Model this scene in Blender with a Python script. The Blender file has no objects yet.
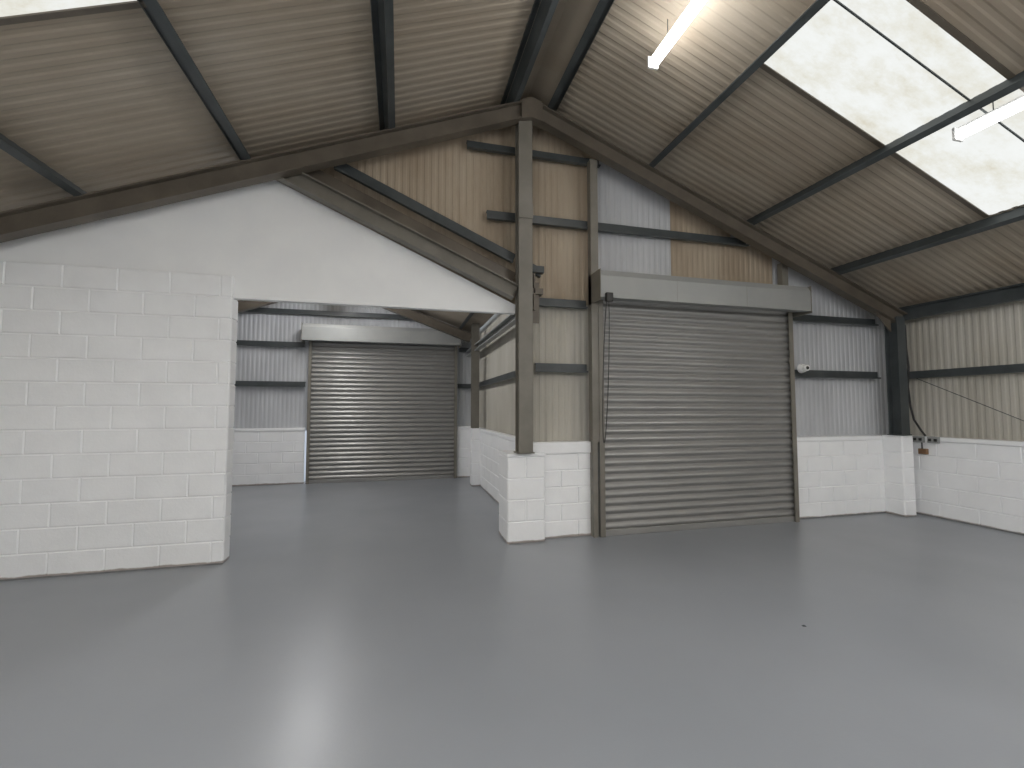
import bpy, math, random
from mathutils import Vector, Matrix
random.seed(4)
S = bpy.context.scene
try:
    S.view_settings.view_transform = 'Standard'
    S.view_settings.look = 'None'
    S.view_settings.exposure = 0.86
except Exception: pass

# ------------------------------------------------------------------ materials
def srgb(r,g,b):
    f=lambda c:(c/255/12.92) if c/255<=0.04045 else ((c/255+0.055)/1.055)**2.4
    return (f(r),f(g),f(b),1)

def base_mat(name):
    m=bpy.data.materials.new(name); m.use_nodes=True
    nt=m.node_tree; b=nt.nodes['Principled BSDF']
    return m,nt,b

def noise(nt,scale,detail=4,rough=.6,stretch=(1,1,1)):
    g=nt.nodes.new('ShaderNodeNewGeometry')
    mp=nt.nodes.new('ShaderNodeMapping'); mp.inputs['Scale'].default_value=stretch
    nt.links.new(g.outputs['Position'],mp.inputs['Vector'])
    n=nt.nodes.new('ShaderNodeTexNoise')
    n.inputs['Scale'].default_value=scale; n.inputs['Detail'].default_value=detail
    n.inputs['Roughness'].default_value=rough
    nt.links.new(mp.outputs[0],n.inputs['Vector'])
    return n

def ramp(nt,src,stops):
    r=nt.nodes.new('ShaderNodeValToRGB')
    e=r.color_ramp.elements
    while len(e)<len(stops): e.new(.5)
    for i,(p,c) in enumerate(stops):
        e[i].position=p; e[i].color=c
    nt.links.new(src,r.inputs[0]); return r

def bump(nt,b,src,strength=.2,dist=.01):
    bp=nt.nodes.new('ShaderNodeBump'); bp.inputs['Strength'].default_value=strength
    bp.inputs['Distance'].default_value=dist
    nt.links.new(src,bp.inputs['Height']); nt.links.new(bp.outputs[0],b.inputs['Normal'])

def simple(name,c1,c2,scale=4,rough=.5,metal=0,stretch=(1,1,1),bs=.1,lo=.35,hi=.65,spec=.5):
    m,nt,b=base_mat(name)
    n=noise(nt,scale,5,.6,stretch)
    r=ramp(nt,n.outputs['Fac'],[(lo,c1),(hi,c2)])
    nt.links.new(r.outputs[0],b.inputs['Base Color'])
    b.inputs['Roughness'].default_value=rough; b.inputs['Metallic'].default_value=metal
    b.inputs['Specular IOR Level'].default_value=spec
    if bs: bump(nt,b,noise(nt,60,3).outputs['Fac'],bs,.004)
    return m

M={}
def make_blocks():
    m,nt,b=base_mat('painted_blockwork')
    n=noise(nt,3,5); r=ramp(nt,n.outputs['Fac'],[(.3,srgb(240,241,242)),(.7,srgb(247,248,249))])
    g=nt.nodes.new('ShaderNodeNewGeometry'); sp=nt.nodes.new('ShaderNodeSeparateXYZ')
    nt.links.new(g.outputs['Position'],sp.inputs[0])
    n2=noise(nt,5,4)
    ad=nt.nodes.new('ShaderNodeMath'); ad.operation='MULTIPLY_ADD'; ad.inputs[1].default_value=-.045
    nt.links.new(n2.outputs['Fac'],ad.inputs[0]); nt.links.new(sp.outputs['Z'],ad.inputs[2])
    rr=ramp(nt,ad.outputs[0],[(0.0,(.75,.75,.75,1)),(.010,(0,0,0,1))])
    mx=nt.nodes.new('ShaderNodeMix'); mx.data_type='RGBA'
    nt.links.new(rr.outputs[0],mx.inputs[0]); nt.links.new(r.outputs[0],mx.inputs[6])
    mx.inputs[7].default_value=srgb(136,120,106)
    nt.links.new(mx.outputs[2],b.inputs['Base Color'])
    b.inputs['Roughness'].default_value=.40
    bump(nt,b,noise(nt,45,5,.7).outputs['Fac'],.35,.006)
    return m
M['blocks']=make_blocks()
M['panel']=simple('painted_board',srgb(240,241,242),srgb(245,246,246),2,.6,bs=.05)

def make_floor():
    m,nt,b=base_mat('grey_floor_paint')
    n=noise(nt,.8,3,.5); r=ramp(nt,n.outputs['Fac'],[(.25,srgb(139,143,148)),(.75,srgb(147,151,156))])
    nt.links.new(r.outputs[0],b.inputs['Base Color'])
    n2=noise(nt,1.3,3,.5); r2=ramp(nt,n2.outputs['Fac'],[(.2,(.27,.27,.27,1)),(.8,(.36,.36,.36,1))])
    nt.links.new(r2.outputs[0],b.inputs['Roughness'])
    b.inputs['Specular IOR Level'].default_value=.5
    bump(nt,b,noise(nt,60,2,.5).outputs['Fac'],.20,.002)
    return m
M['floor']=make_floor()

def sheet(name,c1,c2,c3,sc=1.2,stretch=(1,1,1)):
    m,nt,b=base_mat(name)
    n=noise(nt,sc,6,.55,stretch)
    r=ramp(nt,n.outputs['Fac'],[(.3,c1),(.5,c2),(.72,c3)])
    nt.links.new(r.outputs[0],b.inputs['Base Color'])
    b.inputs['Roughness'].default_value=.6
    return m
M['roof']=sheet('roof_sheet_stained',srgb(152,139,122),srgb(163,152,136),srgb(172,162,147),.9,(.6,1.6,.6))
M['tan']=sheet('cladding_tan',srgb(154,138,118),srgb(168,153,133),srgb(179,166,147),1.2,(1.8,1.8,.6))
M['cream']=sheet('cladding_cream',srgb(168,163,151),srgb(180,176,165),srgb(189,185,176),1.2,(1.8,1.8,.6))
M['blue']=sheet('cladding_pale_grey',srgb(176,178,181),srgb(187,189,192),srgb(195,197,200),1.2,(1.8,1.8,.6))
M['brown']=simple('steel_brown_paint',srgb(88,81,71),srgb(106,98,87),3,.45,0,bs=.05)
M['post']=simple('steel_taupe_paint',srgb(112,108,99),srgb(126,122,113),3,.45,0,bs=.05)
M['dark']=simple('steel_dark_grey',srgb(58,63,64),srgb(74,79,80),3,.4,0,bs=.04)
M['galv']=simple('galvanised_slats',srgb(149,148,145),srgb(157,156,153),1.2,.36,.45,(1,1,3),bs=.02)
M['hood']=simple('shutter_hood_grey',srgb(146,148,146),srgb(155,156,154),1.5,.42,.1,bs=.02)
M['white']=simple('white_plastic',srgb(225,225,222),srgb(235,235,232),3,.4,bs=0)
M['black']=simple('black_rubber',srgb(28,28,28),srgb(40,38,36),5,.5,bs=0)
M['rust']=simple('box_brown',srgb(112,84,58),srgb(136,104,74),8,.6,bs=.05)
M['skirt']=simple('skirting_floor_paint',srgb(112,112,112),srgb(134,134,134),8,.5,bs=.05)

def emis(name,col,strength):
    m=bpy.data.materials.new(name); m.use_nodes=True; nt=m.node_tree
    nt.nodes.remove(nt.nodes['Principled BSDF'])
    e=nt.nodes.new('ShaderNodeEmission'); e.inputs[0].default_value=col; e.inputs[1].default_value=strength
    nt.links.new(e.outputs[0],nt.nodes['Material Output'].inputs[0]); return m,nt,e
M['lamp'],_,_=emis('led_diffuser',(1,.99,.975,1),13)
M['lampfill_side'],_,_=emis('fill_lamp_side',(1,.99,.98,1),40)  # for the unseen fill lamps added at the sides
M['lampdim'],_,_=emis('led_diffuser_soft',(1,1,1,1),3.5)
M['lampfill'],_,_=emis('fill_lamp_bright',(.99,.99,1,1),50)  # for unseen fill lamps added to even out the light
M['lampannex'],_,_=emis('led_diffuser_annex',(.99,.99,1,1),34)
def make_sky():
    m,nt,e=emis('grp_rooflight',(1,1,1,1),.56)
    n=noise(nt,1.8,10,.72,(1,1.8,1))
    r=ramp(nt,n.outputs['Fac'],[(.25,srgb(210,202,182)),(.40,srgb(229,228,218)),(.54,srgb(240,242,239)),(.75,srgb(247,250,250))])
    nt.links.new(r.outputs[0],e.inputs[0]); return m
M['sky']=make_sky()

# ------------------------------------------------------------------ mesh helpers
def obj(name,verts,faces,mats,parent=None,mi=None,smooth=False):
    me=bpy.data.meshes.new(name); me.from_pydata([tuple(v) for v in verts],[],faces)
    if not isinstance(mats,(list,tuple)): mats=[mats]
    for m in mats: me.materials.append(m)
    if mi:
        for p,i in zip(me.polygons,mi): p.material_index=i
    if smooth:
        for p in me.polygons: p.use_smooth=True
    me.validate(); me.update()
    o=bpy.data.objects.new(name,me); S.collection.objects.link(o)
    if parent: o.parent=parent
    return o
def empty(name):
    o=bpy.data.objects.new(name,None); S.collection.objects.link(o); o.empty_display_size=.1; return o
def box(name,x0,x1,y0,y1,z0,z1,mat,parent=None,bev=0):
    v=[(x,y,z) for x in(x0,x1) for y in(y0,y1) for z in(z0,z1)]
    f=[(0,1,3,2),(4,6,7,5),(0,4,5,1),(2,3,7,6),(0,2,6,4),(1,5,7,3)]
    o=obj(name,v,f,mat,parent)
    if bev:
        b=o.modifiers.new('b','BEVEL'); b.width=bev; b.segments=2
    return o
def sweep(name,p0,p1,prof,side,mat,parent=None):
    p0=Vector(p0);p1=Vector(p1);d=(p1-p0).normalized();a=Vector(side).normalized();b=d.cross(a).normalized()
    if b.z<-.001 or (abs(b.z)<.001 and b.y<0): b=-b
    v=[p0+a*x+b*y for x,y in prof]+[p1+a*x+b*y for x,y in prof]
    n=len(prof); f=[(i,(i+1)%n,n+(i+1)%n,n+i) for i in range(n)]
    f+= [tuple(range(n-1,-1,-1)),tuple(range(n,2*n))]
    return obj(name,v,f,mat,parent)
def Iprof(w,h,tf=.014,tw=.012):
    W,H=w/2,h/2
    return [(-W,-H),(W,-H),(W,-H+tf),(tw/2,-H+tf),(tw/2,H-tf),(W,H-tf),(W,H),(-W,H),(-W,H-tf),(-tw/2,H-tf),(-tw/2,-H+tf),(-W,-H+tf)]
def Zprof(w,h,t=.006,lip=.02):
    H=h/2
    return [(-w,-H),(0+t,-H),(t,H-t),(w-t,H-t),(w-t,H-lip),(w,H-lip),(w,H),(0,H),(0,-H+t),(-w+t,-H+t),(-w+t,-H+lip),(-w,-H+lip)]
def Cprof(w,h,t=.008,lip=.02):
    H=h/2
    return [(-w,-H),(0,-H),(0,H),(-w,H),(-w,H-lip),(-w+t,H-lip),(-w+t,H-t),(-t,H-t),(-t,-H+t),(-w+t,-H+t),(-w+t,-H+lip),(-w,-H+lip)]
def tube(name,pts,r,mat,parent=None):
    c=bpy.data.curves.new(name,'CURVE'); c.dimensions='3D'; s=c.splines.new('POLY'); s.points.add(len(pts)-1)
    for p,q in zip(s.points,pts): p.co=(*q,1)
    c.bevel_depth=r; c.bevel_resolution=3; c.materials.append(mat)
    o=bpy.data.objects.new(name,c); S.collection.objects.link(o)
    if parent:o.parent=parent
    return o

RX,RZ,SL=1.5,5.48,.392
RT=5.31
def roofz(x): return RZ-SL*abs(x-RX)
XL,XR=-4.6,7.62
Y0,Y1=-7.0,5.30
GY=5.15

def corr(a0,a1,pitch,depth):
    out=[];a=a0
    while a<a1-1e-6:
        for fr,of in((0,0),(.4,0),(.55,depth),(.85,depth)):
            t=a+fr*pitch
            if t<a1: out.append((t,of))
        a+=pitch
    out.append((a1,0)); return out

# ------------------------------------------------------------------ floor
floor=box('floor',XL-.2,XR+.2,Y0-.2,10.4,-.1,0,M['floor'])

# ------------------------------------------------------------------ roof
SKY=(2.30,3.27)
def in_sky(x,y):
    if not (SKY[0]<y<SKY[1] or -3.2<y<-2.2 or -5.6<y<-4.6): return False  # rows behind the camera are unseen, added to light the room
    return (3.2<x<6.15) or (-4.3<x<-1.62)
def roof(name,xs,zf,y0,y1,mat,skyon=True):
    sm=corr(y0,y1,.105,.006)
    def build(nm,want,mat,par):
        V=[];F=[];off=0
        for i in range(len(xs)-1):
            for j in range(len(sm)-1):
                xm=(xs[i]+xs[i+1])/2; ym=(sm[j][0]+sm[j+1][0])/2
                if (skyon and in_sky(xm,ym))!=want: continue
                q=[(xs[i],sm[j]),(xs[i+1],sm[j]),(xs[i+1],sm[j+1]),(xs[i],sm[j+1])]
                for x,(y,o) in q: V.append((x,y,zf(x)+o))
                F.append((off,off+1,off+2,off+3)); off+=4
        return obj(nm,V,F,mat,par) if F else None
    par=empty(name)
    build('roof_sheets',False,mat,par)
    return par,build
xs=[XL,-4.3,-3.0,-1.62,-.18,RX,3.2,4.68,6.15,XR]
ceil,bld=roof('ceiling',xs,roofz,Y0,Y1,M['roof'])
sk=empty('window_1'); bld('rooflight_sheets',True,M['sky'],sk)
for sgn,xa,xb in((1,3.2,6.15),(-1,-4.3,-1.62)):
    for y in (2.30,2.57,3.27):
        p0=(xa,y,roofz(xa)-.006);p1=(xb,y,roofz(xb)-.006)
        w=.006 if y==2.57 else .022
        sweep('rooflight_joint',p0,p1,[(-w,-.006),(w,-.006),(w,.006),(-w,.006)],(0,1,0),M['dark'] if y==2.57 else M['brown'],sk)
for s in(-1,1):
    sweep('ridge_capping',(RX,Y0,roofz(RX)-.02),(RX,Y1,roofz(RX)-.02),[(0,0),(s*.28,-.110),(s*.28,-.104),(0,.006)],(1,0,0),M['roof'],ceil)

for i,x in enumerate([-3.0,-1.6,-.18,1.25,1.78,3.15,4.68,6.15]):
    z=roofz(x)-.085
    sgn=1 if x>RX else -1
    sweep('roof_purlin',(x,Y0,z),(x,Y1,z),[(a*sgn,b) for a,b in Zprof(.065,.165)],(1,0,-SL*sgn),M['dark'])

# portal frames
PF=empty('steel_portal_frame')
for x in (XL+.12,XR-.17):
    sweep('eaves_beam',(x,Y0,roofz(x)-.14),(x,Y1-.1,roofz(x)-.14),Cprof(.08,.20),(1,0,0),M['dark'],PF)
def frame(y,P):
    h=.20
    for xe in(-4.42,7.36):
        c=RT-.105
        sweep('rafter',(RX,y,c),(xe,y,c-SL*abs(xe-RX)),Iprof(.13,h),(0,1,0),M['brown'],P)
    v=[(RX-.13,RT-.03),(RX,RT+.012),(RX+.13,RT-.03),(RX+.13,RT-.27),(RX,RT-.24),(RX-.13,RT-.27)]
    V=[(a,y-.07,b) for a,b in v]+[(a,y+.07,b) for a,b in v]
    F=[(5,4,3,2,1,0),(6,7,8,9,10,11)]+[(i,(i+1)%6,6+(i+1)%6,6+i) for i in range(6)]
    obj('apex_plate',V,F,M['brown'],P)
    for xe,s in((7.21,1),(-4.42,-1)):
        zb=1.175 if s>0 else 0
        sweep('leg',(xe,y,zb),(xe,y,2.94),Iprof(.16,.18),(1,0,0),M['dark'],P)
        box('base_plate',xe-.1,xe+.1,y-.1,y+.1,zb-.0,zb+.015,M['dark'],P)
        g=[(xe-s*.08,2.72),(xe-s*.08,2.98),(xe-s*.40,RT-.2-SL*abs(xe-s*.40-RX))]
        V=[(a,y-.008,b) for a,b in g]+[(a,y+.008,b) for a,b in g]
        obj('haunch',V,[(0,1,2),(5,4,3),(0,3,4,1),(1,4,5,2),(2,5,3,0)],M['brown'],P)
frame(4.97,PF)
frame(-1.6,PF)

# ------------------------------------------------------------------ blockwork generator
def blocks(name,axis,a0,a1,z0,z1,front,out,parent,mat=None,bw=.45,courses=None,stag=0):
    mat=mat or M['blocks']
    n=courses or max(1,round((z1-z0)/.225)); ch=(z1-z0)/n
    V=[];F=[]
    c=.008;j=.0035
    for r in range(n):
        off=(bw/2 if (r+stag)%2 else 0)
        a=a0-off
        while a<a1-1e-4:
            b0=max(a,a0);b1=min(a+bw,a1)
            if b1-b0>.03:
                pr=random.uniform(.001,.005)
                zz0=z0+r*ch+j; zz1=z0+(r+1)*ch-j
                q=[]
                for d,ins in((-.012,0),(-.005,0),(pr,c)):
                    for (aa,zz) in((b0+j+ins,zz0+ins),(b1-j-ins,zz0+ins),(b1-j-ins,zz1-ins),(b0+j+ins,zz1-ins)):
                        p=front+out*d
                        q.append((aa,p,zz) if axis=='x' else (p,aa,zz))
                k=len(V);V+=q
                for l in(0,4):
                    for i in range(4): F.append((k+l+i,k+l+(i+1)%4,k+l+4+(i+1)%4,k+l+4+i))
                F.append((k+8,k+9,k+10,k+11))
            a+=bw
    return obj(name,V,F,mat,parent)

# ------------------------------------------------------------------ corrugated walls
def cwall(name,axis,a0,a1,plane,zb,zt,tiers,pick,mats,parent,depth=.006,pitch=.085,out=1):
    sm=corr(a0,a1,pitch,depth*out)
    V=[];F=[];MI=[]
    for k in range(len(sm)-1):
        (u0,o0),(u1,o1)=sm[k],sm[k+1]; um=(u0+u1)/2
        for t in range(len(tiers)-1):
            q=[]
            b0=max(tiers[t],zb(u0,um));b1=max(tiers[t],zb(u1,um));t0=min(tiers[t+1],zt(u0));t1=min(tiers[t+1],zt(u1))
            if t0-b0<=0 and t1-b1<=0: continue
            t0=max(t0,b0);t1=max(t1,b1)
            for u,o,z in((u0,o0,b0),(u1,o1,b1),(u1,o1,t1),(u0,o0,t0)):
                q.append((u,plane+o,z) if axis=='x' else (plane+o,u,z))
            i=len(V);V+=q;F.append((i,i+1,i+2,i+3));MI.append(pick(um,(tiers[t]+tiers[t+1])/2))
    return obj(name,V,F,mats,parent,MI)

def anx(x): return 4.10-.44*(x+1.49)
W=empty('wall_back')
def zb(u,m):
    if m<1.55: return anx(u)-.1
    if 2.40<m<5.42: return 2.9
    return 1.1
def pick(x,z):
    if z>4.9: return 0
    if x<1.55: return 0
    if x<2.5: return 0 if z>2.92 else 1
    if z>3.94:
        return 2 if x<3.6 else (0 if x<4.6 else 2)
    if z>2.92:
        return 2 if x<3.6 else (0 if x<5.3 else 2)
    return 2
cwall('cladding','x',-1.7,XR,5.27,zb,lambda x:roofz(x)+.03,[1.1,2.08,2.92,3.94,4.9,6],pick,[M['tan'],M['cream'],M['blue']],W)
box('low_wall_core',5.45,XR,GY+.006,5.26,0,1.10,M['blocks'],W)
blocks('low_wall_blocks','x',5.46,7.53,0,1.10,GY,-1,W)
box('low_wall_coping',5.45,7.53,GY-.02,5.26,1.10,1.16,M['blocks'],W,.01)
box('low_wall_core_inner',1.62,2.33,GY+.006,5.26,0,1.10,M['blocks'],W)
blocks('low_wall_blocks_inner','x',1.70,2.33,0,1.02,GY,-1,W)
box('low_wall_coping_inner',1.55,2.34,GY-.025,5.26,1.02,1.16,M['blocks'],W,.01)
def rail(x0,x1,y,z,h=.11): sweep('cladding_rail',(x0,y,z),(x1,y,z),[(a,b) for a,b in Zprof(.05,h)],(0,1,0),M['dark'],W)
RY=5.19
rail(1.00,4.78,RY,3.94,.12)
rail(.75,2.5,RY,4.79)
rail(1.62,2.3,RY,2.90);rail(5.48,7.14,RY,2.90)
rail(1.62,2.3,RY,2.08);rail(5.48,7.14,RY,2.08)

P=W
PX0,PX1,PY0,PY1=1.23,1.69,5.06,5.52
box('pier_core',PX0+.006,PX1-.006,PY0+.006,PY1-.006,0,1.0,M['blocks'],P)
blocks('pier_face_front','x',PX0,PX1,0,1.0,PY0,-1,P,bw=.46)
blocks('pier_face_left','y',PY0,PY1,0,1.0,PX0,-1,P,bw=.46,stag=1)
blocks('pier_face_right','y',PY0,PY1,0,1.0,PX1,1,P,bw=.46,stag=1)
box('pier_cap',PX0-.01,PX1+.015,PY0-.012,PY1,1.0,1.045,M['blocks'],P,.01)
sweep('door_post',(2.36,5.10,1.16),(2.36,5.10,RT-.22-SL*(2.36-RX)),[(-.05,-.05),(.05,-.05),(.05,.05),(-.05,.05)],(1,0,0),M['post'],W)
sweep('door_post_foot',(2.345,5.10,0),(2.345,5.10,1.16),[(-.03,-.05),(.03,-.05),(.03,.05),(-.03,.05)],(1,0,0),M['post'],W)
sweep('door_post_outer',(5.38,5.16,0),(5.38,5.16,RT-.1-SL*(5.40-RX)),[(-.05,-.04),(.05,-.04),(.05,.05),(-.05,.05)],(1,0,0),M['post'],W)

# column under apex
C=PF
sweep('stanchion',(1.43,5.05,1.06),(1.43,5.05,5.11),Iprof(.17,.17),(1,0,0),M['post'],C)
box('stanchion_base',1.33,1.54,4.98,5.16,1.046,1.061,M['post'],C)
box('cleat',1.34,1.52,4.955,4.965,3.85,4.03,M['post'],C)
box('stiffener',1.52,1.62,5.04,5.05,2.6,3.1,M['brown'],C)
box('bracket',1.52,1.66,5.0,5.12,2.95,3.02,M['brown'],C); box('bracket_plate',1.54,1.56,5.0,5.16,2.75,3.2,M['brown'],C)
box('bracket_lug',1.52,1.68,5.02,5.10,3.22,3.30,M['dark'],C)

# ------------------------------------------------------------------ white board + partition
Wp=empty('wall_partition')
def top_l(x): return RT-.02-SL*abs(x-RX)
poly=[(XL,2.75),(1.42,2.75),(1.42,anx(1.42)),(-1.46,anx(-1.46)+.03),(XL,top_l(XL))]
yb0,yb1=5.19,5.25
V=[(x,yb0,z) for x,z in poly]+[(x,yb1,z) for x,z in poly]
n=len(poly)
obj('plasterboard_spandrel',V,[tuple(range(n)),tuple(range(2*n-1,n-1,-1))]+[(i,(i+1)%n,n+(i+1)%n,n+i) for i in range(n)],M['panel'],Wp)
box('board_edge_trim',-1.72,1.36,5.175,5.26,2.735,2.765,M['panel'],Wp,.004)
box('block_core',XL,-1.725,5.156,5.32,0,2.96,M['blocks'],Wp)
blocks('block_face','x',XL+.07,-1.72,0,2.97,5.15,-1,Wp,courses=13)
blocks('block_end','y',5.15,5.33,0,2.97,-1.72,1,Wp,courses=13,bw=.5)
def al(x,dz): return (x,5.08,anx(x)+dz)
sweep('valley_beam',al(-1.35,.11),al(1.33,.11),Iprof(.14,.17),(0,1,0),M['post'],Wp)
sweep('valley_purlin',(-.72,5.14,anx(-.72)+.54),(1.33,5.14,anx(1.33)+.54),Zprof(.05,.13),(0,1,0),M['dark'],Wp)
sweep('valley_flashing',(-1.15,5.18,anx(-1.15)+.30),(1.33,5.18,anx(1.33)+.30),[(-.03,-.1),(.02,-.1),(.03,.08),(0,.09)],(0,1,0),M['brown'],Wp)
sweep('valley_purlin_end',(1.53,5.14,anx(1.53)+.54),(1.68,5.14,anx(1.68)+.54),Zprof(.05,.13),(0,1,0),M['dark'],Wp)

# ------------------------------------------------------------------ right wall
Wr=empty('wall_right')
cwall('cladding','y',Y0,5.3,XR-.02,lambda u,m:1.1,lambda u:3.11,[1.1,3.2],lambda a,z:0,[M['cream']],Wr,depth=.005,out=1)
box('low_wall_core',7.53,XR+.05,Y0,5.26,0,1.10,M['blocks'],Wr)
blocks('low_wall_blocks','y',Y0,5.15,0,1.10,7.523,-1,Wr)
box('low_wall_coping',7.50,XR-.03,Y0,5.20,1.10,1.16,M['blocks'],Wr,.01)
sweep('cladding_rail',(7.55,Y0,2.08),(7.55,5.2,2.08),Zprof(.05,.11),(1,0,0),M['dark'],Wr)
blocks('pilaster_front','x',7.12,7.34,0,1.16,4.88,-1,Wr,bw=.5)
blocks('pilaster_side','y',4.88,5.15,0,1.16,7.12,-1,Wr,bw=.5)
blocks('pilaster_side_far','y',4.88,5.15,0,1.16,7.34,1,Wr,bw=.5)
box('pilaster_core',7.126,7.334,4.886,5.15,0,1.17,M['blocks'],Wr)
Wl=empty('wall_left')
cwall('cladding','y',Y0,5.3,XL+.02,lambda u,m:1.1,lambda u:3.10,[1.1,3.25],lambda a,z:0,[M['cream']],Wl,out=-1)
box('low_wall_core',XL-.1,XL+.06,Y0,5.15,0,1.10,M['blocks'],Wl)
blocks('low_wall_blocks','y',Y0,5.15,0,1.10,XL+.07,1,Wl)
Wf=empty('wall_front')
cwall('cladding','x',XL,XR,Y0,lambda u,m:1.1,lambda x:roofz(x)+.03,[1.1,6],lambda a,z:0,[M['cream']],Wf,out=-1)
box('low_wall',XL,XR,Y0-.05,Y0+.1,0,1.12,M['blocks'],Wf)

# ------------------------------------------------------------------ annex
AX0,AX1,AY=-4.6,1.68,10.2
def az(x): return 4.42-.36*abs(x+1.4)
aroof,_=roof('ceiling_annex',[AX0,-1.4,AX1],az,5.34,AY+.05,M['roof'],False)
for x in(-3.2,-1.65,-1.15,.1,1.3):
    sg=1 if x>-1.4 else -1
    sweep('purlin',(x,5.36,az(x)-.08),(x,AY-.02,az(x)-.08),[(a*sg,b) for a,b in Zprof(.05,.13)],(1,0,-.36*sg),M['dark'],aroof)
for xe in(-4.45,1.5):
    sweep('rafter',(-1.4,9.6,az(-1.4)-.26),(xe,9.6,az(xe)-.26),Iprof(.12,.19),(0,1,0),M['brown'],aroof)
Wa=empty('wall_annex_back')
cwall('cladding','x',AX0,AX1,AY+.0,lambda u,m:(2.9 if -1.85<m<1.22 else 1.1),lambda x:az(x)+.03,[1.1,2.92,6],lambda a,z:0,[M['blue']],Wa)
for x0,x1,z in((AX0,-1.98,2.92),(AX0,-1.95,2.08),(1.31,1.65,2.92),(1.28,1.65,2.08),(-3.4,.6,3.62)):
    sweep('cladding_rail',(x0,AY-.07,z),(x1,AY-.07,z),Zprof(.05,.11),(0,1,0),M['dark'],Wa)
for i,(x0,x1) in enumerate(((AX0,-1.93),(1.27,1.62))):
    box('low_wall_core',x0,x1,AY-.094,AY+.06,0,1.1,M['blocks'],Wa)
    blocks('low_wall_blocks','x',x0,x1,0,1.1,AY-.10,-1,Wa)
    box('low_wall_coping',x0,x1,AY-.12,AY-.02,1.1,1.16,M['blocks'],Wa,.01)
Ws=empty('wall_annex_right')
cwall('cladding','y',5.3,AY,1.72,lambda u,m:1.1,lambda u:az(1.7)+.05,[1.1,3.5],lambda a,z:0,[M['cream']],Ws,out=1)
box('low_wall_core',1.606,1.76,5.52,AY,0,1.1,M['blocks'],Ws)
blocks('low_wall_blocks','y',5.52,AY-.1,0,1.1,1.60,-1,Ws)
box('low_wall_coping',1.58,1.70,5.52,AY-.12,1.1,1.16,M['blocks'],Ws,.01)
sweep('cladding_rail',(1.66,5.4,2.08),(1.66,AY-.1,2.08),Zprof(.05,.11),(1,0,0),M['dark'],Ws)
sweep('eaves_rail',(1.56,5.5,2.82),(1.56,AY-.1,2.82),Cprof(.09,.13),(1,0,0),M['hood'],Ws)
sweep('stanchion',(1.50,9.0,1.165),(1.50,9.0,az(1.5)-.05),Iprof(.15,.15),(1,0,0),M['post'],Ws)
blocks('pier_front','x',1.42,1.60,0,1.16,8.9,-1,Ws,bw=.5); blocks('pier_side','y',8.9,9.1,0,1.16,1.42,-1,Ws,bw=.5)
box('pier_core',1.426,1.604,8.906,9.1,0,1.163,M['blocks'],Ws)
Wal=empty('wall_annex_left')
cwall('cladding','y',5.34,AY,AX0,lambda u,m:0,lambda u:az(AX0)+.05,[0,4],lambda a,z:0,[M['blue']],Wal,out=-1)

# ------------------------------------------------------------------ roller shutters
def shutter(x0,x1,y,ztop,zhood,hx0,hx1,chain):
    R=empty('roller_shutter')
    g=.065
    p=.098;V=[];F=[]
    z=.07;prof=[]
    while z<ztop:
        for k in range(7):
            t=k/6; prof.append((z+t*(p-.014), -.024*math.sin(math.pi*t)))
        prof.append((z+p-.012,.006)); prof.append((z+p-.002,.006))
        z+=p
    for (zz,o) in prof: V+=[(x0+g*.5,y+o,zz),(x1-g*.5,y+o,zz)]
    for i in range(len(prof)-1): F.append((2*i,2*i+1,2*i+3,2*i+2))
    obj('curtain',V,F,M['galv'],R)
    box('bottom_rail',x0+g*.6,x1-g*.6,y-.03,y+.02,0.0,.075,M['galv'],R,.006)
    for a,s in((x0,1),(x1,-1)):
        pr=[(0,-.06),(s*g,-.06),(s*g,-.045),(s*.012,-.045),(s*.012,.035),(s*g,.035),(s*g,.05),(0,.05)]
        V=[(a+u,y+w,0) for u,w in pr]+[(a+u,y+w,ztop) for u,w in pr]; n=len(pr)
        obj('guide',V,[(i,(i+1)%n,n+(i+1)%n,n+i) for i in range(n)]+[tuple(range(n)),tuple(range(2*n-1,n-1,-1))],M['post'],R)
    yf=y-.30;z0,z1=zhood
    pr=[(y+.04,z0+.05),(y-.22,z0-.0),(yf,z0+.0),(yf,z0+.012),(yf,z1-.075),(yf+.035,z1),(y+.04,z1)]
    n=len(pr)
    V=[(hx0,a,b) for a,b in pr]+[(hx1,a,b) for a,b in pr]
    obj('hood',V,[(i,(i+1)%n,n+(i+1)%n,n+i) for i in range(n)]+[tuple(range(n)),tuple(range(2*n-1,n-1,-1))],M['hood'],R)
    for a,s in((hx0,-1),(hx1,1)):
        box('end_plate',a-.004+s*.006,a+.004+s*.006,yf-.008,y+.045,z0-.03,z1+.006,M['post'],R)
    for k in range(1,3):
        xx=hx0+(hx1-hx0)*k/3; box('hood_lap',xx-.001,xx+.001,yf-.0015,yf,z0,z1-.075,M['post'],R)
    if chain:
        box('gearbox',hx0+.05,hx0+.14,yf-.05,yf,z0-.06,z0+.05,M['black'],R,.01)
        pts=[]
        for k in range(60):
            t=k/59*math.pi*2
            zc=2.05+ .88*math.cos(t); xc=hx0+.075-.025*math.sin(t)-.07*(1-math.cos(t))/2
            pts.append((xc,yf-.03+.02*math.sin(t),zc))
        tube('chain',pts+[pts[0]],.0055,M['black'],R)
    return R
shutter(2.40,5.40,5.10,2.98,(2.91,3.25),2.32,5.46,True)
shutter(-1.88,1.26,10.08,3.0,(2.98,3.33),-1.97,1.30,False)

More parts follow.
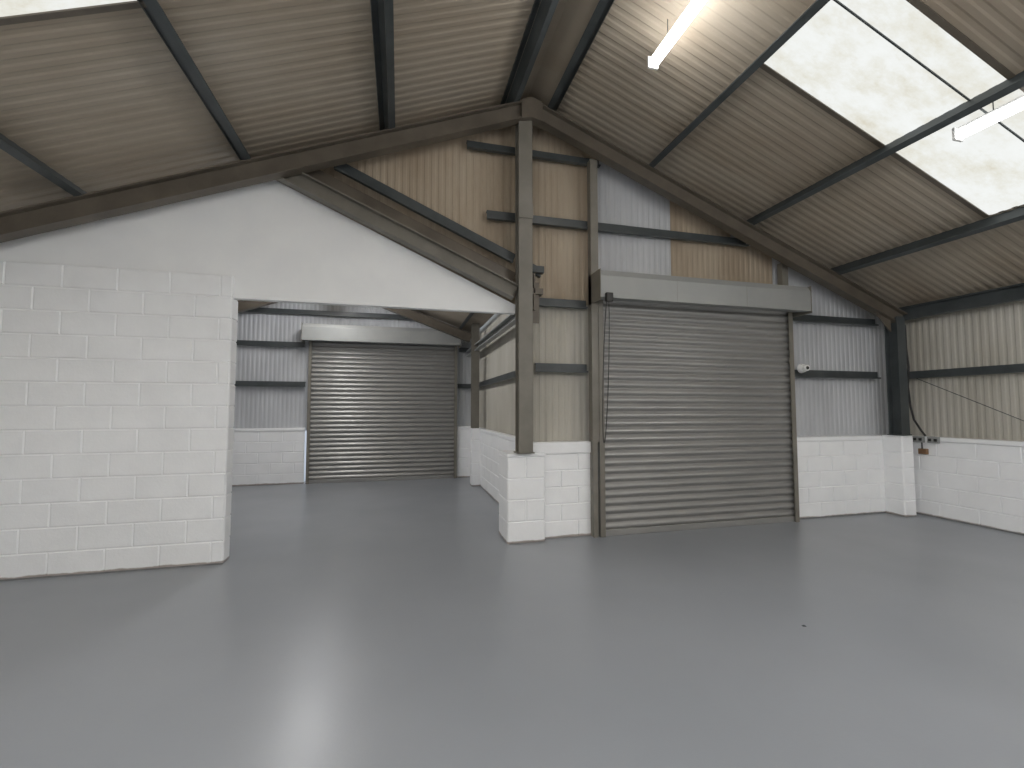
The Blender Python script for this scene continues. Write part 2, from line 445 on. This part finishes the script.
# ------------------------------------------------------------------ strip lights
def strip(x,z,ya,yb,mat='lamp',hang=None):
    L=empty('strip_light')
    r=.05;n=20
    pr=[(r*math.cos(2*math.pi*k/n),r*.85*math.sin(2*math.pi*k/n)) for k in range(n)]
    V=[(x+a,ya,z+b) for a,b in pr]+[(x+a,yb,z+b) for a,b in pr];m=len(pr)
    obj('diffuser',V,[(i,(i+1)%m,m+(i+1)%m,m+i) for i in range(m)],M[mat],L)
    box('body',x-.022,x+.022,ya,yb,z+.038,z+.062,M['white'],L,.004)
    for yy in(ya,yb): box('end_cap',x-.055,x+.055,yy-.012,yy+.012,z-.05,z+.065,M['white'],L,.006)
    for yy in(ya+.25,yb-.25):
        tube('hanger',[(x,yy,z+.05),(x,yy,roofz(x))if hang is None else (x,yy,hang)],.004,M['dark'],L)
    return L
strip(2.34,4.92,2.15,3.65)
strip(4.84,4.03,1.35,2.74,'lampdim')
strip(-1.1,3.7,-.6,.9,'lampfill'); strip(4.3,3.7,-.9,.6,'lampfill')  # added out of view, brighten gable walls and roof
strip(1.6,3.6,-1.2,.3,'lampfill')  # another unseen lamp added for more light
strip(-3.2,3.1,-.6,.9,'lampfill_side'); strip(6.2,3.1,-.2,1.3,'lampfill_side')  # unseen lamps near both sides, added for brighter walls
strip(2.37,3.9,-4.6,-3.1,'lampfill'); strip(-2.1,3.4,-4.5,-3.0,'lampfill'); strip(5.6,3.4,-4.5,-3.0,'lampfill')  # row behind the camera, added as fill light
strip(-1.4,3.80,6.2,7.7,'lampannex',az(-1.4)); strip(-1.4,3.80,8.0,9.4,'lampannex',az(-1.4))  # second lamp added to brighten the annex

# ------------------------------------------------------------------ small fittings
A=empty('alarm_sounder')
import bmesh
def cyl(name,c,r,d,axis,mat,parent,seg=24):
    bm=bmesh.new(); bmesh.ops.create_cone(bm,cap_ends=True,segments=seg,radius1=r,radius2=r*.85,depth=d)
    rot={'y':Matrix.Rotation(math.radians(90),4,'X'),'x':Matrix.Rotation(math.radians(-90),4,'Y'),'z':Matrix()}[axis]
    bmesh.ops.transform(bm,matrix=Matrix.Translation(c)@rot,verts=bm.verts)
    me=bpy.data.meshes.new(name);bm.to_mesh(me);bm.free();me.materials.append(mat)
    o=bpy.data.objects.new(name,me);S.collection.objects.link(o);o.parent=parent;return o
cyl('base',(5.62,5.11,2.15),.07,.05,'y',M['white'],A); cyl('horn',(5.62,5.06,2.15),.05,.06,'y',M['white'],A)
cyl('grille',(5.62,5.027,2.15),.025,.01,'y',M['black'],A)
K=empty('power_socket')
for yy in(4.90,4.71):
    box('back_box',7.46,7.50,yy-.07,yy+.07,1.07,1.16,M['hood'],K,.006)
    for d in(-.035,.035): box('outlet',7.45,7.462,yy+d-.018,yy+d+.018,1.095,1.135,M['black'],K,.003)
J=empty('junction_box'); box('case',7.455,7.518,4.80,4.90,.90,.98,M['rust'],J,.006)
tube('conduit',[(7.48,4.86,.98),(7.48,4.86,1.07)],.009,M['black'],J)
E=empty('electrical_cable')
tube('cable',[(7.47,5.0,2.85),(7.47,5.0,2.5),(7.47,4.98,2.2),(7.47,5.0,1.9),(7.47,4.98,1.6),(7.47,4.94,1.4),(7.475,4.86,1.25),(7.48,4.81,1.17)],.014,M['black'],E)
B=empty('bracing_rod'); tube('rod',[(7.50,4.90,2.02),(7.50,3.3,1.18)],.005,M['dark'],B)
Fk=[(2.845,2.66),(2.87,2.65),(2.88,2.67),(2.875,2.68),(2.85,2.677)]
obj('dry_leaf',[(x,y,.001) for x,y in Fk]+[(2.865,2.67,.007)],[(0,1,5),(1,2,5),(2,3,5),(3,4,5),(4,0,5)],M['dark'])

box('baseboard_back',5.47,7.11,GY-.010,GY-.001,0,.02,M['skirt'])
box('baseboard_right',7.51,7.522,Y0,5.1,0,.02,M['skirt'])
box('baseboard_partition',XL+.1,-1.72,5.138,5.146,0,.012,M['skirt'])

# ------------------------------------------------------------------ world + camera
w=bpy.data.worlds.new('world'); S.world=w; w.use_nodes=True
w.node_tree.nodes['Background'].inputs[0].default_value=(.75,.85,1,1); w.node_tree.nodes['Background'].inputs[1].default_value=.6
cam=bpy.data.cameras.new('camera'); co=bpy.data.objects.new('camera',cam); S.collection.objects.link(co)
cam.sensor_width=36; cam.lens=441/1024*36; cam.clip_start=.05
co.location=(0,0,1.58); co.rotation_euler=(math.radians(90+3.1),0,math.radians(-14.25))
S.camera=co
